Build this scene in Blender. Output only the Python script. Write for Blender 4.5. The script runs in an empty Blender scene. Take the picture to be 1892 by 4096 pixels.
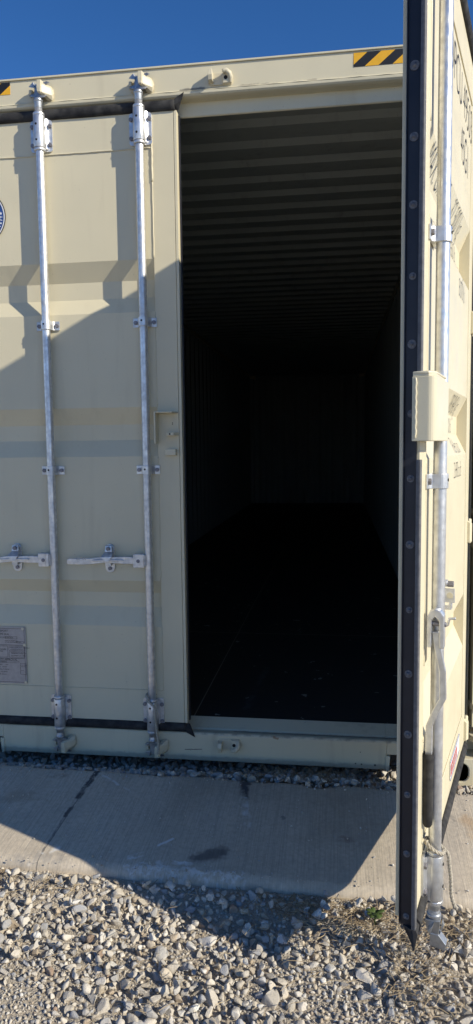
import bpy, bmesh, math, random
import numpy as np
from mathutils import Vector, Matrix, noise
R = math.radians
scene = bpy.context.scene
col = scene.collection
rnd = random.Random(7)
npr = np.random.RandomState(11)

# ------------------------------------------------------------------ camera
CAM = (0.6367, -2.923, 1.3959); YAW, PITCH, ROLL, FPX = -0.1408, 0.0911, -0.0118, 2874.3
cd = bpy.data.cameras.new('camera'); cam = bpy.data.objects.new('camera', cd); col.objects.link(cam)
cd.sensor_fit = 'VERTICAL'; cd.sensor_height = 36.0; cd.lens = FPX / 4096 * 36.0
cd.clip_start = 0.05; cd.clip_end = 3000
_f = Vector((math.sin(YAW)*math.cos(PITCH), math.cos(YAW)*math.cos(PITCH), -math.sin(PITCH)))
_r = Vector((math.cos(YAW), -math.sin(YAW), 0)); _u = _r.cross(_f)
_r2 = _r*math.cos(ROLL) + _u*math.sin(ROLL); _u2 = -_r*math.sin(ROLL) + _u*math.cos(ROLL)
m3 = Matrix((_r2, _u2, -_f)).transposed()
cam.matrix_world = Matrix.Translation(CAM) @ m3.to_4x4()
scene.camera = cam

# ------------------------------------------------------------------ light
SKY_TINT = (1.0, .79, .69)
SUN_EL = R(28.8); SUN_DIR = Vector((0.9155*math.cos(SUN_EL), -0.4025*math.cos(SUN_EL), math.sin(SUN_EL))).normalized()
sd = bpy.data.lights.new('sun', 'SUN'); sd.energy = 3.05; sd.angle = R(0.53); sd.color = (1.0, 0.92, 0.76)
sun = bpy.data.objects.new('sun', sd); col.objects.link(sun)
sun.rotation_euler = (-SUN_DIR).to_track_quat('-Z', 'Y').to_euler(); sun.location = (6, -4, 6)
w = bpy.data.worlds.new('World'); scene.world = w; w.use_nodes = True
wn = w.node_tree; bg = wn.nodes['Background']; sky = wn.nodes.new('ShaderNodeTexSky')
sky.sky_type = 'NISHITA'; sky.sun_disc = False; sky.sun_elevation = SUN_EL
sky.sun_rotation = math.atan2(SUN_DIR.x, SUN_DIR.y); sky.altitude = 4000; sky.air_density = 0.8
sky.dust_density = 0.0; sky.ozone_density = 2.5
hs = wn.nodes.new('ShaderNodeHueSaturation'); hs.inputs['Saturation'].default_value = 1.45
tn = wn.nodes.new('ShaderNodeMix'); tn.data_type = 'RGBA'; tn.blend_type = 'MULTIPLY'; tn.inputs[0].default_value = 1.0; tn.inputs[7].default_value = (*SKY_TINT, 1)
wn.links.new(sky.outputs[0], tn.inputs[6]); wn.links.new(tn.outputs[2], hs.inputs['Color']); wn.links.new(hs.outputs[0], bg.inputs[0]); bg.inputs[1].default_value = 0.15
scene.view_settings.view_transform = 'Standard'; scene.view_settings.look = 'None'
scene.view_settings.exposure = 0.88; scene.view_settings.gamma = 1.0
scene.render.engine = 'CYCLES'
scene.cycles.max_bounces = 8; scene.cycles.diffuse_bounces = 5

# ------------------------------------------------------------------ node helpers
def new_mat(name):
    m = bpy.data.materials.new(name); m.use_nodes = True
    nt = m.node_tree; b = nt.nodes['Principled BSDF']
    return m, nt, b
def N(nt, t, **kw):
    n = nt.nodes.new(t)
    for k, v in kw.items(): setattr(n, k, v)
    return n
def L(nt, a, b): nt.links.new(a, b)
def mathn(nt, op, a, b=None, c=None, clamp=False):
    n = N(nt, 'ShaderNodeMath', operation=op); n.use_clamp = clamp
    for i, v in enumerate((a, b, c)):
        if v is None: continue
        if isinstance(v, (int, float)): n.inputs[i].default_value = v
        else: L(nt, v, n.inputs[i])
    return n.outputs[0]
def coords(nt, scale=(1, 1, 1)):
    tc = N(nt, 'ShaderNodeTexCoord'); mp = N(nt, 'ShaderNodeMapping'); mp.inputs['Scale'].default_value = scale
    L(nt, tc.outputs['Object'], mp.inputs[0]); return mp.outputs[0]
def noise_tex(nt, vec, scale, detail=4, rough=.55, dist=0):
    n = N(nt, 'ShaderNodeTexNoise'); n.inputs['Scale'].default_value = scale; n.inputs['Detail'].default_value = detail
    n.inputs['Roughness'].default_value = rough; n.inputs['Distortion'].default_value = dist
    if vec is not None: L(nt, vec, n.inputs['Vector'])
    return n.outputs['Fac']
def ramp(nt, fac, stops):
    r = N(nt, 'ShaderNodeValToRGB'); L(nt, fac, r.inputs[0]); e = r.color_ramp.elements
    while len(e) < len(stops): e.new(0.5)
    for i, (p, c) in enumerate(stops):
        e[i].position = p; e[i].color = (*c, 1) if not isinstance(c, (int, float)) else (c, c, c, 1)
    return r.outputs[0]
def mix(nt, fac, a, b):
    n = N(nt, 'ShaderNodeMix', data_type='RGBA')
    if isinstance(fac, (int, float)): n.inputs[0].default_value = fac
    else: L(nt, fac, n.inputs[0])
    for i, v in ((6, a), (7, b)):
        if isinstance(v, tuple): n.inputs[i].default_value = (*v, 1)
        else: L(nt, v, n.inputs[i])
    return n.outputs[2]
def bump(nt, b, h, strength=.3, dist=.002):
    n = N(nt, 'ShaderNodeBump'); n.inputs['Strength'].default_value = strength; n.inputs['Distance'].default_value = dist
    L(nt, h, n.inputs['Height']); L(nt, n.outputs[0], b.inputs['Normal'])
def seg_mask(nt, vec, A, B, wd, jitter=.0, jscale=40, broken=None):
    """soft mask along a segment, ragged by noise (a stain with a shape of its own)"""
    def vm(op, a, b=None):
        n = N(nt, 'ShaderNodeVectorMath', operation=op)
        for i, v in enumerate((a, b)):
            if v is None: continue
            if isinstance(v, (tuple, Vector)): n.inputs[i].default_value = tuple(v)
            else: L(nt, v, n.inputs[i])
        return n
    if jitter:
        t = N(nt, 'ShaderNodeTexNoise'); t.inputs['Scale'].default_value = jscale; t.inputs['Detail'].default_value = 5
        L(nt, vec, t.inputs['Vector'])
        s = vm('SUBTRACT', t.outputs['Color'], (.5, .5, .5)); sc = N(nt, 'ShaderNodeVectorMath', operation='SCALE')
        L(nt, s.outputs[0], sc.inputs[0]); sc.inputs['Scale'].default_value = jitter
        vec = vm('ADD', vec, sc.outputs[0]).outputs[0]
    A, B = Vector(A), Vector(B); ab = B - A
    ap = vm('SUBTRACT', vec, A).outputs[0]
    d = vm('DOT_PRODUCT', ap, ab).outputs['Value']
    t = mathn(nt, 'DIVIDE', d, ab.length_squared, clamp=True)
    sc = N(nt, 'ShaderNodeVectorMath', operation='SCALE'); sc.inputs[0].default_value = tuple(ab); L(nt, t, sc.inputs['Scale'])
    dist = vm('LENGTH', vm('SUBTRACT', ap, sc.outputs[0]).outputs[0]).outputs['Value']
    mr = N(nt, 'ShaderNodeMapRange'); mr.interpolation_type = 'SMOOTHSTEP'
    L(nt, dist, mr.inputs[0]); mr.inputs[1].default_value = wd; mr.inputs[2].default_value = wd*.35
    mr.inputs[3].default_value = 0; mr.inputs[4].default_value = 1
    out = mr.outputs[0]
    if broken:
        out = mathn(nt, 'MULTIPLY', out, ramp(nt, noise_tex(nt, vec, broken, 4), [(.42, 0.), (.55, 1.)]))
    return out

# ------------------------------------------------------------------ materials
def paint(name, c, dirt=(.33, .27, .18), rough=.42, dirt_amt=.35, marks=()):
    m, nt, b = new_mat(name); v = coords(nt)
    big = noise_tex(nt, v, 2.2, 5); c2 = tuple(x*.93 for x in c)
    base = mix(nt, ramp(nt, big, [(.35, 0.), (.7, 1.)]), c, c2)
    vs = coords(nt, (14, 14, 1.6))                                   # faint run-down streaks
    st = ramp(nt, noise_tex(nt, vs, 1.0, 6, .6), [(.56, 0.), (.78, 1.)])
    base = mix(nt, mathn(nt, 'MULTIPLY', st, dirt_amt*.5), base, dirt)
    sp = ramp(nt, noise_tex(nt, v, 130, 2, .5), [(.735, 0.), (.76, 1.)])   # tiny chips
    base = mix(nt, mathn(nt, 'MULTIPLY', sp, dirt_amt), base, (.16, .12, .08))
    for mk in marks:
        A, B, wd, cc, amt = mk[:5]
        base = mix(nt, mathn(nt, 'MULTIPLY', seg_mask(nt, v, A, B, wd, *mk[5:]), amt), base, cc)
    L(nt, base, b.inputs['Base Color'])
    L(nt, ramp(nt, noise_tex(nt, v, 9, 4), [(.3, rough-.07), (.7, rough+.12)]), b.inputs['Roughness'])
    h = mathn(nt, 'ADD', mathn(nt, 'MULTIPLY', noise_tex(nt, v, 3.2, 2), 3.0), mathn(nt, 'MULTIPLY', noise_tex(nt, v, 260, 2), .12))
    bump(nt, b, h, .35, .004)
    return m
CREAM = (.665, .60, .425)
M_paint = paint('cream_paint', CREAM)
M_sill = paint('cream_paint_scuffed', CREAM, dirt_amt=.8, marks=[
    ((-.013, 0, .101), (.058, 0, .1045), .0026, (.05, .05, .05), .9, .004, 60),
    ((-.9, 0, .063), (.85, 0, .063), .016, (.30, .25, .17), .45, .02, 30),
    ((.02, 0, .178), (.85, 0, .178), .012, (.22, .19, .14), .7, .012, 40, 18),
    ((.20, .04, .173), (.9, .04, .173), .018, (.10, .09, .08), .8, .012, 50),
    ((.37, 0, .172), (.385, 0, .168), .007, (.30, .13, .04), .7, .01, 60),
    ((.71, 0, .075), (.711, 0, .075), .004, (.02, .02, .02), 1.), ((.735, 0, .073), (.7351, 0, .073), .0045, (.02, .02, .02), 1.),
    ((.79, 0, .072), (.7901, 0, .072), .006, (.02, .02, .02), 1.), ((.73, 0, .125), (.7301, 0, .125), .003, (.02, .02, .02), 1.)])
M_header = paint('cream_paint_header', CREAM, dirt_amt=.45, marks=[
    ((.02, 0, 2.798), (.55, 0, 2.797), .007, (.30, .26, .19), .7, .01, 50, 22),
    ((.02, 0, 2.798), (.11, 0, 2.80), .009, (.13, .12, .10), .8, .01, 60),
    ((.10, 0, 2.782), (.80, 0, 2.784), .004, (.34, .29, .2), .6, .01, 70, 30),
    ((-1.1, 0, 2.8935), (1.1, 0, 2.8935), .003, (.2, .17, .12), .6, .004, 60)])
M_keeper = paint('keeper_paint', (.60, .54, .39), dirt_amt=.9)
M_inner = paint('interior_paint_dimmed', (.35, .37, .34), (.05, .045, .04), .6, .6)  # interior dimness put into the colour: greyer and darker than the outer cream
def metal(name, c=(.76, .765, .77), rough=.36, spang=60, metallic=.78):
    m, nt, b = new_mat(name); v = coords(nt)
    vo = N(nt, 'ShaderNodeTexVoronoi'); vo.inputs['Scale'].default_value = spang; L(nt, v, vo.inputs[0])
    n1 = noise_tex(nt, v, 35, 5)
    f = mathn(nt, 'ADD', mathn(nt, 'MULTIPLY', vo.outputs['Distance'], .5), mathn(nt, 'MULTIPLY', n1, .8))
    base = mix(nt, ramp(nt, f, [(.35, 0.), (.9, 1.)]), c, tuple(x*.72 for x in c))
    vs = coords(nt, (160, 160, 7))
    sc = ramp(nt, noise_tex(nt, vs, 1, 4, .6), [(.66, 0.), (.74, 1.)])
    base = mix(nt, mathn(nt, 'MULTIPLY', sc, .55), base, (.16, .15, .13))
    L(nt, base, b.inputs['Base Color']); b.inputs['Metallic'].default_value = metallic
    L(nt, ramp(nt, n1, [(.3, rough-.08), (.75, rough+.2)]), b.inputs['Roughness'])
    bump(nt, b, f, .25, .0015)
    return m
M_galv = metal('galvanised_steel')
M_cast = metal('cast_steel', (.50, .52, .54), .42, 90, .85)
M_bolt = metal('bolt_steel', (.30, .29, .31), .5, 120, .7)
def simple(name, c, rough=.6, var=.3, sc=40, bmp=.3, metallic=0, c2=None, spec=None):
    m, nt, b = new_mat(name); v = coords(nt); n = noise_tex(nt, v, sc, 5)
    L(nt, mix(nt, ramp(nt, n, [(.35, 0.), (.7, 1.)]), c, c2 or tuple(x*(1-var) for x in c)), b.inputs['Base Color'])
    b.inputs['Roughness'].default_value = rough; b.inputs['Metallic'].default_value = metallic
    if spec is not None: b.inputs['Specular IOR Level'].default_value = spec
    bump(nt, b, n, bmp, .001); return m
M_rubber = simple('black_rubber', (.018, .018, .02), .42, c2=(.035, .034, .034), sc=60)
M_rubber2 = simple('dusty_rubber', (.018, .018, .020), .8, spec=.25, c2=(.06, .058, .055), sc=28)
M_lip = simple('grey_rubber_lip', (.13, .13, .135), .6, c2=(.08, .08, .085), sc=70)
M_chan = simple('navy_rubber', (.010, .011, .019), .45, c2=(.018, .019, .027), sc=20)
M_rivet = simple('rivet_head', (.17, .17, .18), .6, c2=(.08, .08, .09), sc=160)
M_black = simple('hole_black', (.004, .004, .005), .8)
M_ink = simple('lettering_black', (.012, .012, .014), .5)
M_yellow = simple('tape_yellow', (.80, .42, .02), .45, .08)
M_white = simple('sticker_white', (.75, .76, .78), .4, .06)
M_blue = simple('sticker_blue', (.02, .07, .26), .4, .1)
M_red = simple('sticker_red', (.55, .09, .08), .45, .3, 120)
M_plate = simple('plate_aluminium', (.42, .40, .39), .42, .15, 50, .2, .3)
M_rope = simple('rope_fibre', (.50, .45, .36), .9, .4, 200, .8)
M_straw = simple('straw', (.42, .33, .20), .8, c2=(.22, .16, .10), sc=14)
M_leaf = simple('weed_leaf', (.085, .13, .035), .5, .35, 60)
# interior floor: dark plywood, with seams and scuffs
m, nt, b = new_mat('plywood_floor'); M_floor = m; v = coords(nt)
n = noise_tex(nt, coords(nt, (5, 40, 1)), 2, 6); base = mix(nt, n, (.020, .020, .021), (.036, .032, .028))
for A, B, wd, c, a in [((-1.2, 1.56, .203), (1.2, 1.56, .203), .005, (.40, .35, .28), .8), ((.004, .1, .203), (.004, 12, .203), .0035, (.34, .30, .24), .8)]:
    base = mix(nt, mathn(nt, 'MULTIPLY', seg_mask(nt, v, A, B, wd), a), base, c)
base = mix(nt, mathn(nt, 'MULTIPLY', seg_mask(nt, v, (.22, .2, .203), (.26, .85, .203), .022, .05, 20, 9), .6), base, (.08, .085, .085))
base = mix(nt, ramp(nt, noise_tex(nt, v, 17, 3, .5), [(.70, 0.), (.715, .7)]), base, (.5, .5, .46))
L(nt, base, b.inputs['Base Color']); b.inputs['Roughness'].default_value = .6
# concrete
m, nt, b = new_mat('brushed_concrete'); M_conc = m; v = coords(nt)
n1 = noise_tex(nt, v, 3.5, 8, .62); n2 = noise_tex(nt, v, 60, 5, .7)
g = noise_tex(nt, coords(nt, (230, 5, 5)), 1, 3, .6)
base = mix(nt, ramp(nt, n1, [(.3, 0.), (.72, 1.)]), (.63, .54, .42), (.50, .43, .33))
base = mix(nt, mathn(nt, 'MULTIPLY', ramp(nt, n2, [(.4, 0.), (.75, 1.)]), .5), base, (.27, .235, .19))
base = mix(nt, mathn(nt, 'MULTIPLY', ramp(nt, g, [(.45, 0.), (.62, 1.)]), .28), base, (.22, .20, .17))
base = mix(nt, mathn(nt, 'MULTIPLY', ramp(nt, noise_tex(nt, v, 2.1, 4), [(.55, 0.), (.72, 1.)]), .35), base, (.24, .17, .10))
DK = (.045, .047, .055)
vf = coords(nt, (1, 1, 0)); WH = (.74, .73, .70)
for A, B, wd, c, a, j, js, br in [
    ((-.332, -.215, 0), (-.344, -.40, 0), .017, DK, .95, .02, 30, 16), ((-.344, -.43, 0), (-.350, -.52, 0), .012, DK, .9, .02, 30, 13),
    ((-.350, -.52, 0), (-.350, -.74, 0), .006, (.1, .1, .11), .7, .015, 30, 18), ((-.335, -.21, 0), (-.350, -.78, 0), .003, (.16, .15, .13), .8, .004, 30, None),
    ((.280, -.23, 0), (.288, -.36, 0), .027, DK, .93, .03, 25, 12), ((.288, -.35, 0), (.322, -.51, 0), .018, WH, .55, .02, 30, 20),
    ((.185, -.702, 0), (.250, -.672, 0), .040, DK, .72, .05, 30, None), ((-.315, -.23, 0), (-.157, -.342, 0), .008, WH, .55, .02, 40, 30),
    ((-.37, -.76, 0), (-.30, -.70, 0), .018, WH, .75, .05, 30, 22), ((-.045, -.725, 0), (.005, -.695, 0), .016, WH, .85, .03, 34, 18), ((.035, -.652, 0), (.075, -.615, 0), .009, WH, .85, .02, 40, None),
    ((-.04, -.768, 0), (.33, -.776, 0), .026, WH, .55, .09, 38, 46), ((.06, -.74, 0), (.16, -.735, 0), .014, WH, .8, .03, 34, 18),
    ((-.42, -.765, 0), (-.26, -.745, 0), .030, (.24, .23, .22), .4, .05, 30, 24), ((.44, -.45, 0), (.445, -.455, 0), .012, (.12, .12, .12), .6, .02, 40, None),
    ((-.62, -.42, 0), (-.45, -.40, 0), .06, (.32, .25, .17), .45, .08, 12, 9), ((-.50, -.28, 0), (-.46, -.26, 0), .03, (.30, .24, .17), .5, .05, 20, 12),
    ((.66, -.56, 0), (.67, -.57, 0), .035, (.16, .09, .07), .5, .05, 20, 16), ((1.10, -.40, 0), (1.16, -.62, 0), .05, (.40, .25, .12), .5, .07, 14, 9), ((1.04, -.38, 0), (1.05, -.44, 0), .012, (.1, .1, .1), .5, .03, 30, 16)]:
    base = mix(nt, mathn(nt, 'MULTIPLY', seg_mask(nt, vf, A, B, wd, j, js, br), a), base, c)
L(nt, base, b.inputs['Base Color']); b.inputs['Roughness'].default_value = .9
hh = mathn(nt, 'ADD', mathn(nt, 'MULTIPLY', g, .8), mathn(nt, 'ADD', mathn(nt, 'MULTIPLY', n2, 1.0), mathn(nt, 'MULTIPLY', n1, 2.5)))
bump(nt, b, hh, .55, .0025)
# ground
m, nt, b = new_mat('sandy_dirt'); M_dirt = m; v = coords(nt)
n1 = noise_tex(nt, v, 6, 8, .65); n2 = noise_tex(nt, v, 90, 6, .75)
vo = N(nt, 'ShaderNodeTexVoronoi'); vo.inputs['Scale'].default_value = 140; L(nt, v, vo.inputs[0])
base = mix(nt, n1, (.56, .48, .37), (.43, .365, .28)); base = mix(nt, ramp(nt, n2, [(.35, 0.), (.7, 1.)]), base, (.42, .375, .31))
base = mix(nt, mathn(nt, 'MULTIPLY', ramp(nt, vo.outputs['Distance'], [(.25, 1.), (.5, 0.)]), .4), base, vo.outputs['Color'] if False else (.47, .43, .37))
L(nt, base, b.inputs['Base Color']); b.inputs['Roughness'].default_value = .95
bump(nt, b, mathn(nt, 'ADD', mathn(nt, 'MULTIPLY', n2, 1.5), mathn(nt, 'SUBTRACT', 1.0, vo.outputs['Distance'])), .9, .006)
# stones
m, nt, b = new_mat('crushed_limestone'); M_stone = m; v = coords(nt)
at = N(nt, 'ShaderNodeAttribute', attribute_name='stone_color')
n1 = noise_tex(nt, v, 55, 8, .7); n2 = noise_tex(nt, v, 260, 5, .7)
base = mix(nt, mathn(nt, 'MULTIPLY', ramp(nt, n1, [(.40, 0.), (.66, 1.)]), .5), at.outputs['Color'], (.50, .44, .35))
base = mix(nt, mathn(nt, 'MULTIPLY', ramp(nt, n2, [(.52, 0.), (.75, 1.)]), .35), base, (.20, .17, .13))
L(nt, base, b.inputs['Base Color']); b.inputs['Roughness'].default_value = .88
bump(nt, b, mathn(nt, 'ADD', n2, mathn(nt, 'MULTIPLY', n1, 2.0)), .7, .0035)

# ------------------------------------------------------------------ mesh helpers
class MB:
    def __init__(s): s.bm = bmesh.new()
    def _mat(s, faces, mi, smooth=False):
        for f in faces: f.material_index = mi; f.smooth = smooth
    def box(s, x0, x1, y0, y1, z0, z1, mi=0, M=None):
        vs = [s.bm.verts.new((x, y, z)) for x in (x0, x1) for y in (y0, y1) for z in (z0, z1)]
        if M: 
            for v_ in vs: v_.co = M @ v_.co
        fs = [s.bm.faces.new([vs[i] for i in q]) for q in ((0, 1, 3, 2), (4, 6, 7, 5), (0, 4, 5, 1), (2, 3, 7, 6), (0, 2, 6, 4), (1, 5, 7, 3))]
        s._mat(fs, mi); return vs
    def loft(s, rings, mi=0, smooth=True, cap=True):
        R_ = [[s.bm.verts.new(p) for p in r] for r in rings]; n = len(R_[0]); fs = []
        for a, b_ in zip(R_, R_[1:]):
            for i in range(n):
                fs.append(s.bm.faces.new((a[i], a[(i+1) % n], b_[(i+1) % n], b_[i])))
        s._mat(fs, mi, smooth)
        if cap: s._mat([s.bm.faces.new(R_[0]), s.bm.faces.new(R_[-1])], mi)
    def lathe(s, cx, cy, prof, seg=20, mi=0):            # vertical axis, prof [(z, r)]
        s.loft([[(cx+r*math.cos(2*math.pi*i/seg), cy+r*math.sin(2*math.pi*i/seg), z) for i in range(seg)] for z, r in prof], mi)
    def disc_y(s, x, z, y0, y1, r, seg=16, mi=0, rot=0):  # cylinder along Y
        s.loft([[(x+r*math.cos(2*math.pi*i/seg+rot), y, z+r*math.sin(2*math.pi*i/seg+rot)) for i in range(seg)] for y in (y0, y1)], mi, seg > 8)
    def tube(s, pts, r, seg=8, mi=0, smooth=True):
        P = [Vector(p) for p in pts]; rr = r if isinstance(r, (list, tuple)) else [r]*len(P); rings = []
        ref = Vector((0.13, .97, .21)).normalized()
        for i, p in enumerate(P):
            t = (P[min(i+1, len(P)-1)] - P[max(i-1, 0)]).normalized()
            if abs(t.dot(ref)) > .95: ref = Vector((1, 0, 0))
            a = t.cross(ref).normalized(); b_ = t.cross(a)
            rings.append([p + (a*math.cos(2*math.pi*k/seg)+b_*math.sin(2*math.pi*k/seg))*rr[i] for k in range(seg)])
        s.loft(rings, mi, smooth)
    def prism(s, pts, axis, a, b_, mi=0, smooth=False):   # pts 2-D outline, extruded along axis
        def P(u, v_, w_):
            return {'x': (w_, u, v_), 'y': (u, w_, v_), 'z': (u, v_, w_)}[axis]
        s.loft([[P(u, v_, a) for u, v_ in pts], [P(u, v_, b_) for u, v_ in pts]], mi, smooth)
    def hull(s, pts, mi=0):
        vs = [s.bm.verts.new(p) for p in pts]
        r = bmesh.ops.convex_hull(s.bm, input=vs)
        s._mat([g for g in r['geom'] if isinstance(g, bmesh.types.BMFace)], mi)
        bad = [g for g in r.get('geom_interior', []) + r.get('geom_unused', []) if isinstance(g, bmesh.types.BMVert)]
        if bad: bmesh.ops.delete(s.bm, geom=list(set(bad)), context='VERTS')
    def build(s, name, mats, parent=None, bevel=0, recalc=True, seg=2):
        if recalc: bmesh.ops.recalc_face_normals(s.bm, faces=s.bm.faces[:])
        me = bpy.data.meshes.new(name); s.bm.to_mesh(me); s.bm.free()
        for mm in (mats if isinstance(mats, (list, tuple)) else [mats]): me.materials.append(mm)
        o = bpy.data.objects.new(name, me); col.objects.link(o)
        if parent: o.parent = parent
        if bevel:
            md = o.modifiers.new('bevel', 'BEVEL'); md.width = bevel; md.segments = seg; md.limit_method = 'ANGLE'; md.angle_limit = R(35)
            md.harden_normals = False
        return o
def tag(o, label=None, cat=None, group=None, kind=None):
    if label: o['label'] = label
    if cat: o['category'] = cat
    if group: o['group'] = group
    if kind: o['kind'] = kind
    return o
def rrect(x0, x1, z0, z1, r, n=4):
    out = []
    for cx, cz, a0 in ((x1-r, z1-r, 0), (x0+r, z1-r, 90), (x0+r, z0+r, 180), (x1-r, z0+r, 270)):
        for k in range(n+1):
            a = R(a0+90*k/n); out.append((cx+r*math.cos(a), cz+r*math.sin(a)))
    return out
def empty(name, loc=(0, 0, 0)):
    o = bpy.data.objects.new(name, None); o.location = loc; o.empty_display_size = .1; col.objects.link(o); return o

def text_mesh(name, s, size, sx=1.0, mat=None, align='LEFT', bold=0.0):
    c = bpy.data.curves.new(name, 'FONT'); c.body = s; c.size = size; c.align_x = align; c.offset = bold
    o = bpy.data.objects.new(name, c); col.objects.link(o)
    dg = bpy.context.evaluated_depsgraph_get(); me = bpy.data.meshes.new_from_object(o.evaluated_get(dg))
    bpy.data.objects.remove(o); bpy.data.curves.remove(c)
    for v_ in me.vertices: v_.co.x *= sx
    return me

# ------------------------------------------------------------------ the container
box_c = tag(empty('shipping_container', (0, 6.0, 0)), 'cream high-cube shipping container with its right door swung open', 'shipping container')
box_c.location = (0, 0, 0)
def part(mb, name, mats, bevel=0, parent=box_c, **k): return mb.build(name, mats, parent, bevel, **k)

# side walls, end wall, roof: corrugated sheet steel, inside in a darker grey that carries the interior's dimness
def corr_profile(L0, L1, period, depth, flat=.26, slope=.24):
    pts = []; a = L0
    while a < L1:
        for f, h in ((0, 0), (flat, 0), (flat+slope, depth), (2*flat+slope, depth), (2*flat+2*slope, 0)):
            if a+f*period <= L1: pts.append((a+f*period, h))
        a += period
    pts.append((L1, pts[-1][1])); return pts
def corr_sheet(name, fn, prof, w0, w1, outmat, inmat, th=.002):
    bm = bmesh.new(); rows = []
    for a, h in prof:
        rows.append((bm.verts.new(fn(a, h, w0, 0)), bm.verts.new(fn(a, h, w1, 0)), bm.verts.new(fn(a, h, w0, th)), bm.verts.new(fn(a, h, w1, th))))
    for p, q in zip(rows, rows[1:]):
        if (p[0].co-q[0].co).length < 1e-5: continue
        f = bm.faces.new((p[0], p[1], q[1], q[0])); f.material_index = 0
        f = bm.faces.new((p[2], q[2], q[3], p[3])); f.material_index = 1
    mb = MB(); mb.bm.free(); mb.bm = bm
    return mb.build(name, [outmat, inmat], box_c)
for sg in (-1, 1):
    o = corr_sheet('side_wall', lambda a, h, w_, t: (sg*(1.203-h-t), a, w_), corr_profile(.165, 12.03, .278, .034), .16, 2.80, M_paint, M_inner)
    mb = MB(); mb.box(*sorted((sg*1.158, sg*1.219)), .178, 12.014, 2.80, 2.885); mb.box(*sorted((sg*1.162, sg*1.212)), .178, 12.014, .05, .16)
    part(mb, 'side_rail', M_paint, .004)
corr_sheet('end_wall', lambda a, h, w_, t: (a, 12.17-h-t, w_), corr_profile(-1.2, 1.2, .25, .045), .16, 2.83, M_paint, M_inner)
PR = .2298
prof = [(.09, 0)]
y = .365-PR*.16
while y < 12.0:
    prof += [(y, 0), (y+.022, .028), (y+.116, .028), (y+.138, 0)] ; y += PR
prof += [(12.1, 0)]
corr_sheet('roof', lambda a, h, w_, t: (w_, a, 2.868 - .030 + h - t + .002), prof, -1.17, 1.17, M_paint, M_inner)
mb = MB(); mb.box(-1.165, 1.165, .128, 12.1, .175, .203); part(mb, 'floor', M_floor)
mb = MB(); 
for k in range(20): mb.box(-1.16, 1.16, .5+k*.6, .545+k*.6, .05, .173)
part(mb, 'cross_members', M_paint)

for z0_, z1_ in ((2.79, 2.888), (.04, .19)):
    mb = MB(); mb.box(-1.06, 1.06, 12.05, 12.17, z0_, z1_); part(mb, 'end_beam', M_inner, .004)
# header (rear top beam)
mb = MB()
mb.prism([(0, 2.799), (-.0035, 2.796), (-.006, 2.790), (-.005, 2.782), (.001, 2.776), (.012, 2.772), (.048, 2.772), (.051, 2.722), (.056, 2.718), (.060, 2.718), (.060, 2.80), (.09, 2.862), (.12, 2.862), (.12, 2.888), (-.001, 2.888)], 'x', -1.057, 1.057)
mb.box(-1.219, 1.219, -.007, .16, 2.8885, 2.8955)
header = part(mb, 'header', M_header, .0012)
# irregular weld seam on the header roll
mb = MB(); pts = [(x, -.0055+.0008*math.sin(x*60), 2.7935+.0012*noise.noise(Vector((x*30, 0, 0)))) for x in np.arange(-1.05, 1.05, .01)]
mb.tube(pts, [.0013+.0009*abs(noise.noise(Vector((p[0]*80, 3, 0)))) for p in pts], 6); part(mb, 'weld_seam', M_header, 0, header)
# sill
mb = MB()
mb.prism([(0, .055), (0, .168), (.003, .1745), (.010, .177), (.030, .1755), (.046, .170), (.056, .170), (.060, .176), (.124, .2025), (.128, .2025), (.128, .06), (.01, .055)], 'x', -.837, .837)
mb.prism([(0, .12), (0, .168), (.003, .1745), (.010, .177), (.030, .1755), (.046, .170), (.056, .170), (.060, .176), (.124, .2025), (.128, .2025), (.128, .12)], 'x', -1.06, -.8375)
mb.prism([(0, .12), (0, .168), (.003, .1745), (.010, .177), (.030, .1755), (.046, .170), (.056, .170), (.060, .176), (.124, .2025), (.128, .2025), (.128, .12)], 'x', .8375, 1.06)
for sg in (-1, 1): mb.hull([(sg*x, y, z) for x, y, z in ((.833, -.007, .052), (.845, -.007, .050), (.833, -.005, .115), (.852, -.005, .115), (.833, .12, .052), (.845, .12, .05), (.833, .12, .115), (.852, .12, .115))])
sill = part(mb, 'sill', M_sill, .0015)
# corner posts and castings
def casting(x0, z0, y0):
    mb = MB(); mb.box(x0, x0+.162, y0, y0+.178, z0, z0+.118)
    o = part(mb, 'corner_casting', M_sill, 0)
    cut = MB(); zc = z0+.058; cx = x0+.162/2 + (.01 if x0 < 0 else -.008)
    fr = y0-.01 if y0 < 1 else y0+.168
    def oval_y(cx, cz, hw, hh): return [(cx+hw*math.cos(a)+0, cz+hh*math.sin(a)) for a in np.linspace(0, 2*math.pi, 28, endpoint=False)]
    cut.prism(rrect(cx-.036, cx+.036, zc-.0395, zc+.0395, .030, 6), 'y', y0-.01 if y0 < 1 else y0+.13, y0+.06 if y0 < 1 else y0+.19)
    cut.prism(rrect(y0+.055, y0+.125, zc-.026, zc+.026, .024, 6), 'x', x0-.01 if x0 < 0 else x0+.10, x0+.05 if x0 < 0 else x0+.18)
    cut.box(x0+.014, x0+.148, y0+.014, y0+.164, z0+.014, z0+.104)
    c = cut.build('cutter', M_black); md = o.modifiers.new('b', 'BOOLEAN'); md.object = c; md.operation = 'DIFFERENCE'; md.solver = 'EXACT'; md.use_self = True
    dg = bpy.context.evaluated_depsgraph_get(); me = bpy.data.meshes.new_from_object(o.evaluated_get(dg))
    o.modifiers.clear(); o.data = me; bpy.data.objects.remove(c)
    bv = o.modifiers.new('bevel', 'BEVEL'); bv.width = .004; bv.segments = 2; bv.limit_method = 'ANGLE'
    return o
for x0 in (-1.219, 1.057):
    for z0 in (0, 2.778):
        for y0 in (0, 12.014): casting(x0, z0, y0)
posts = []
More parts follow.
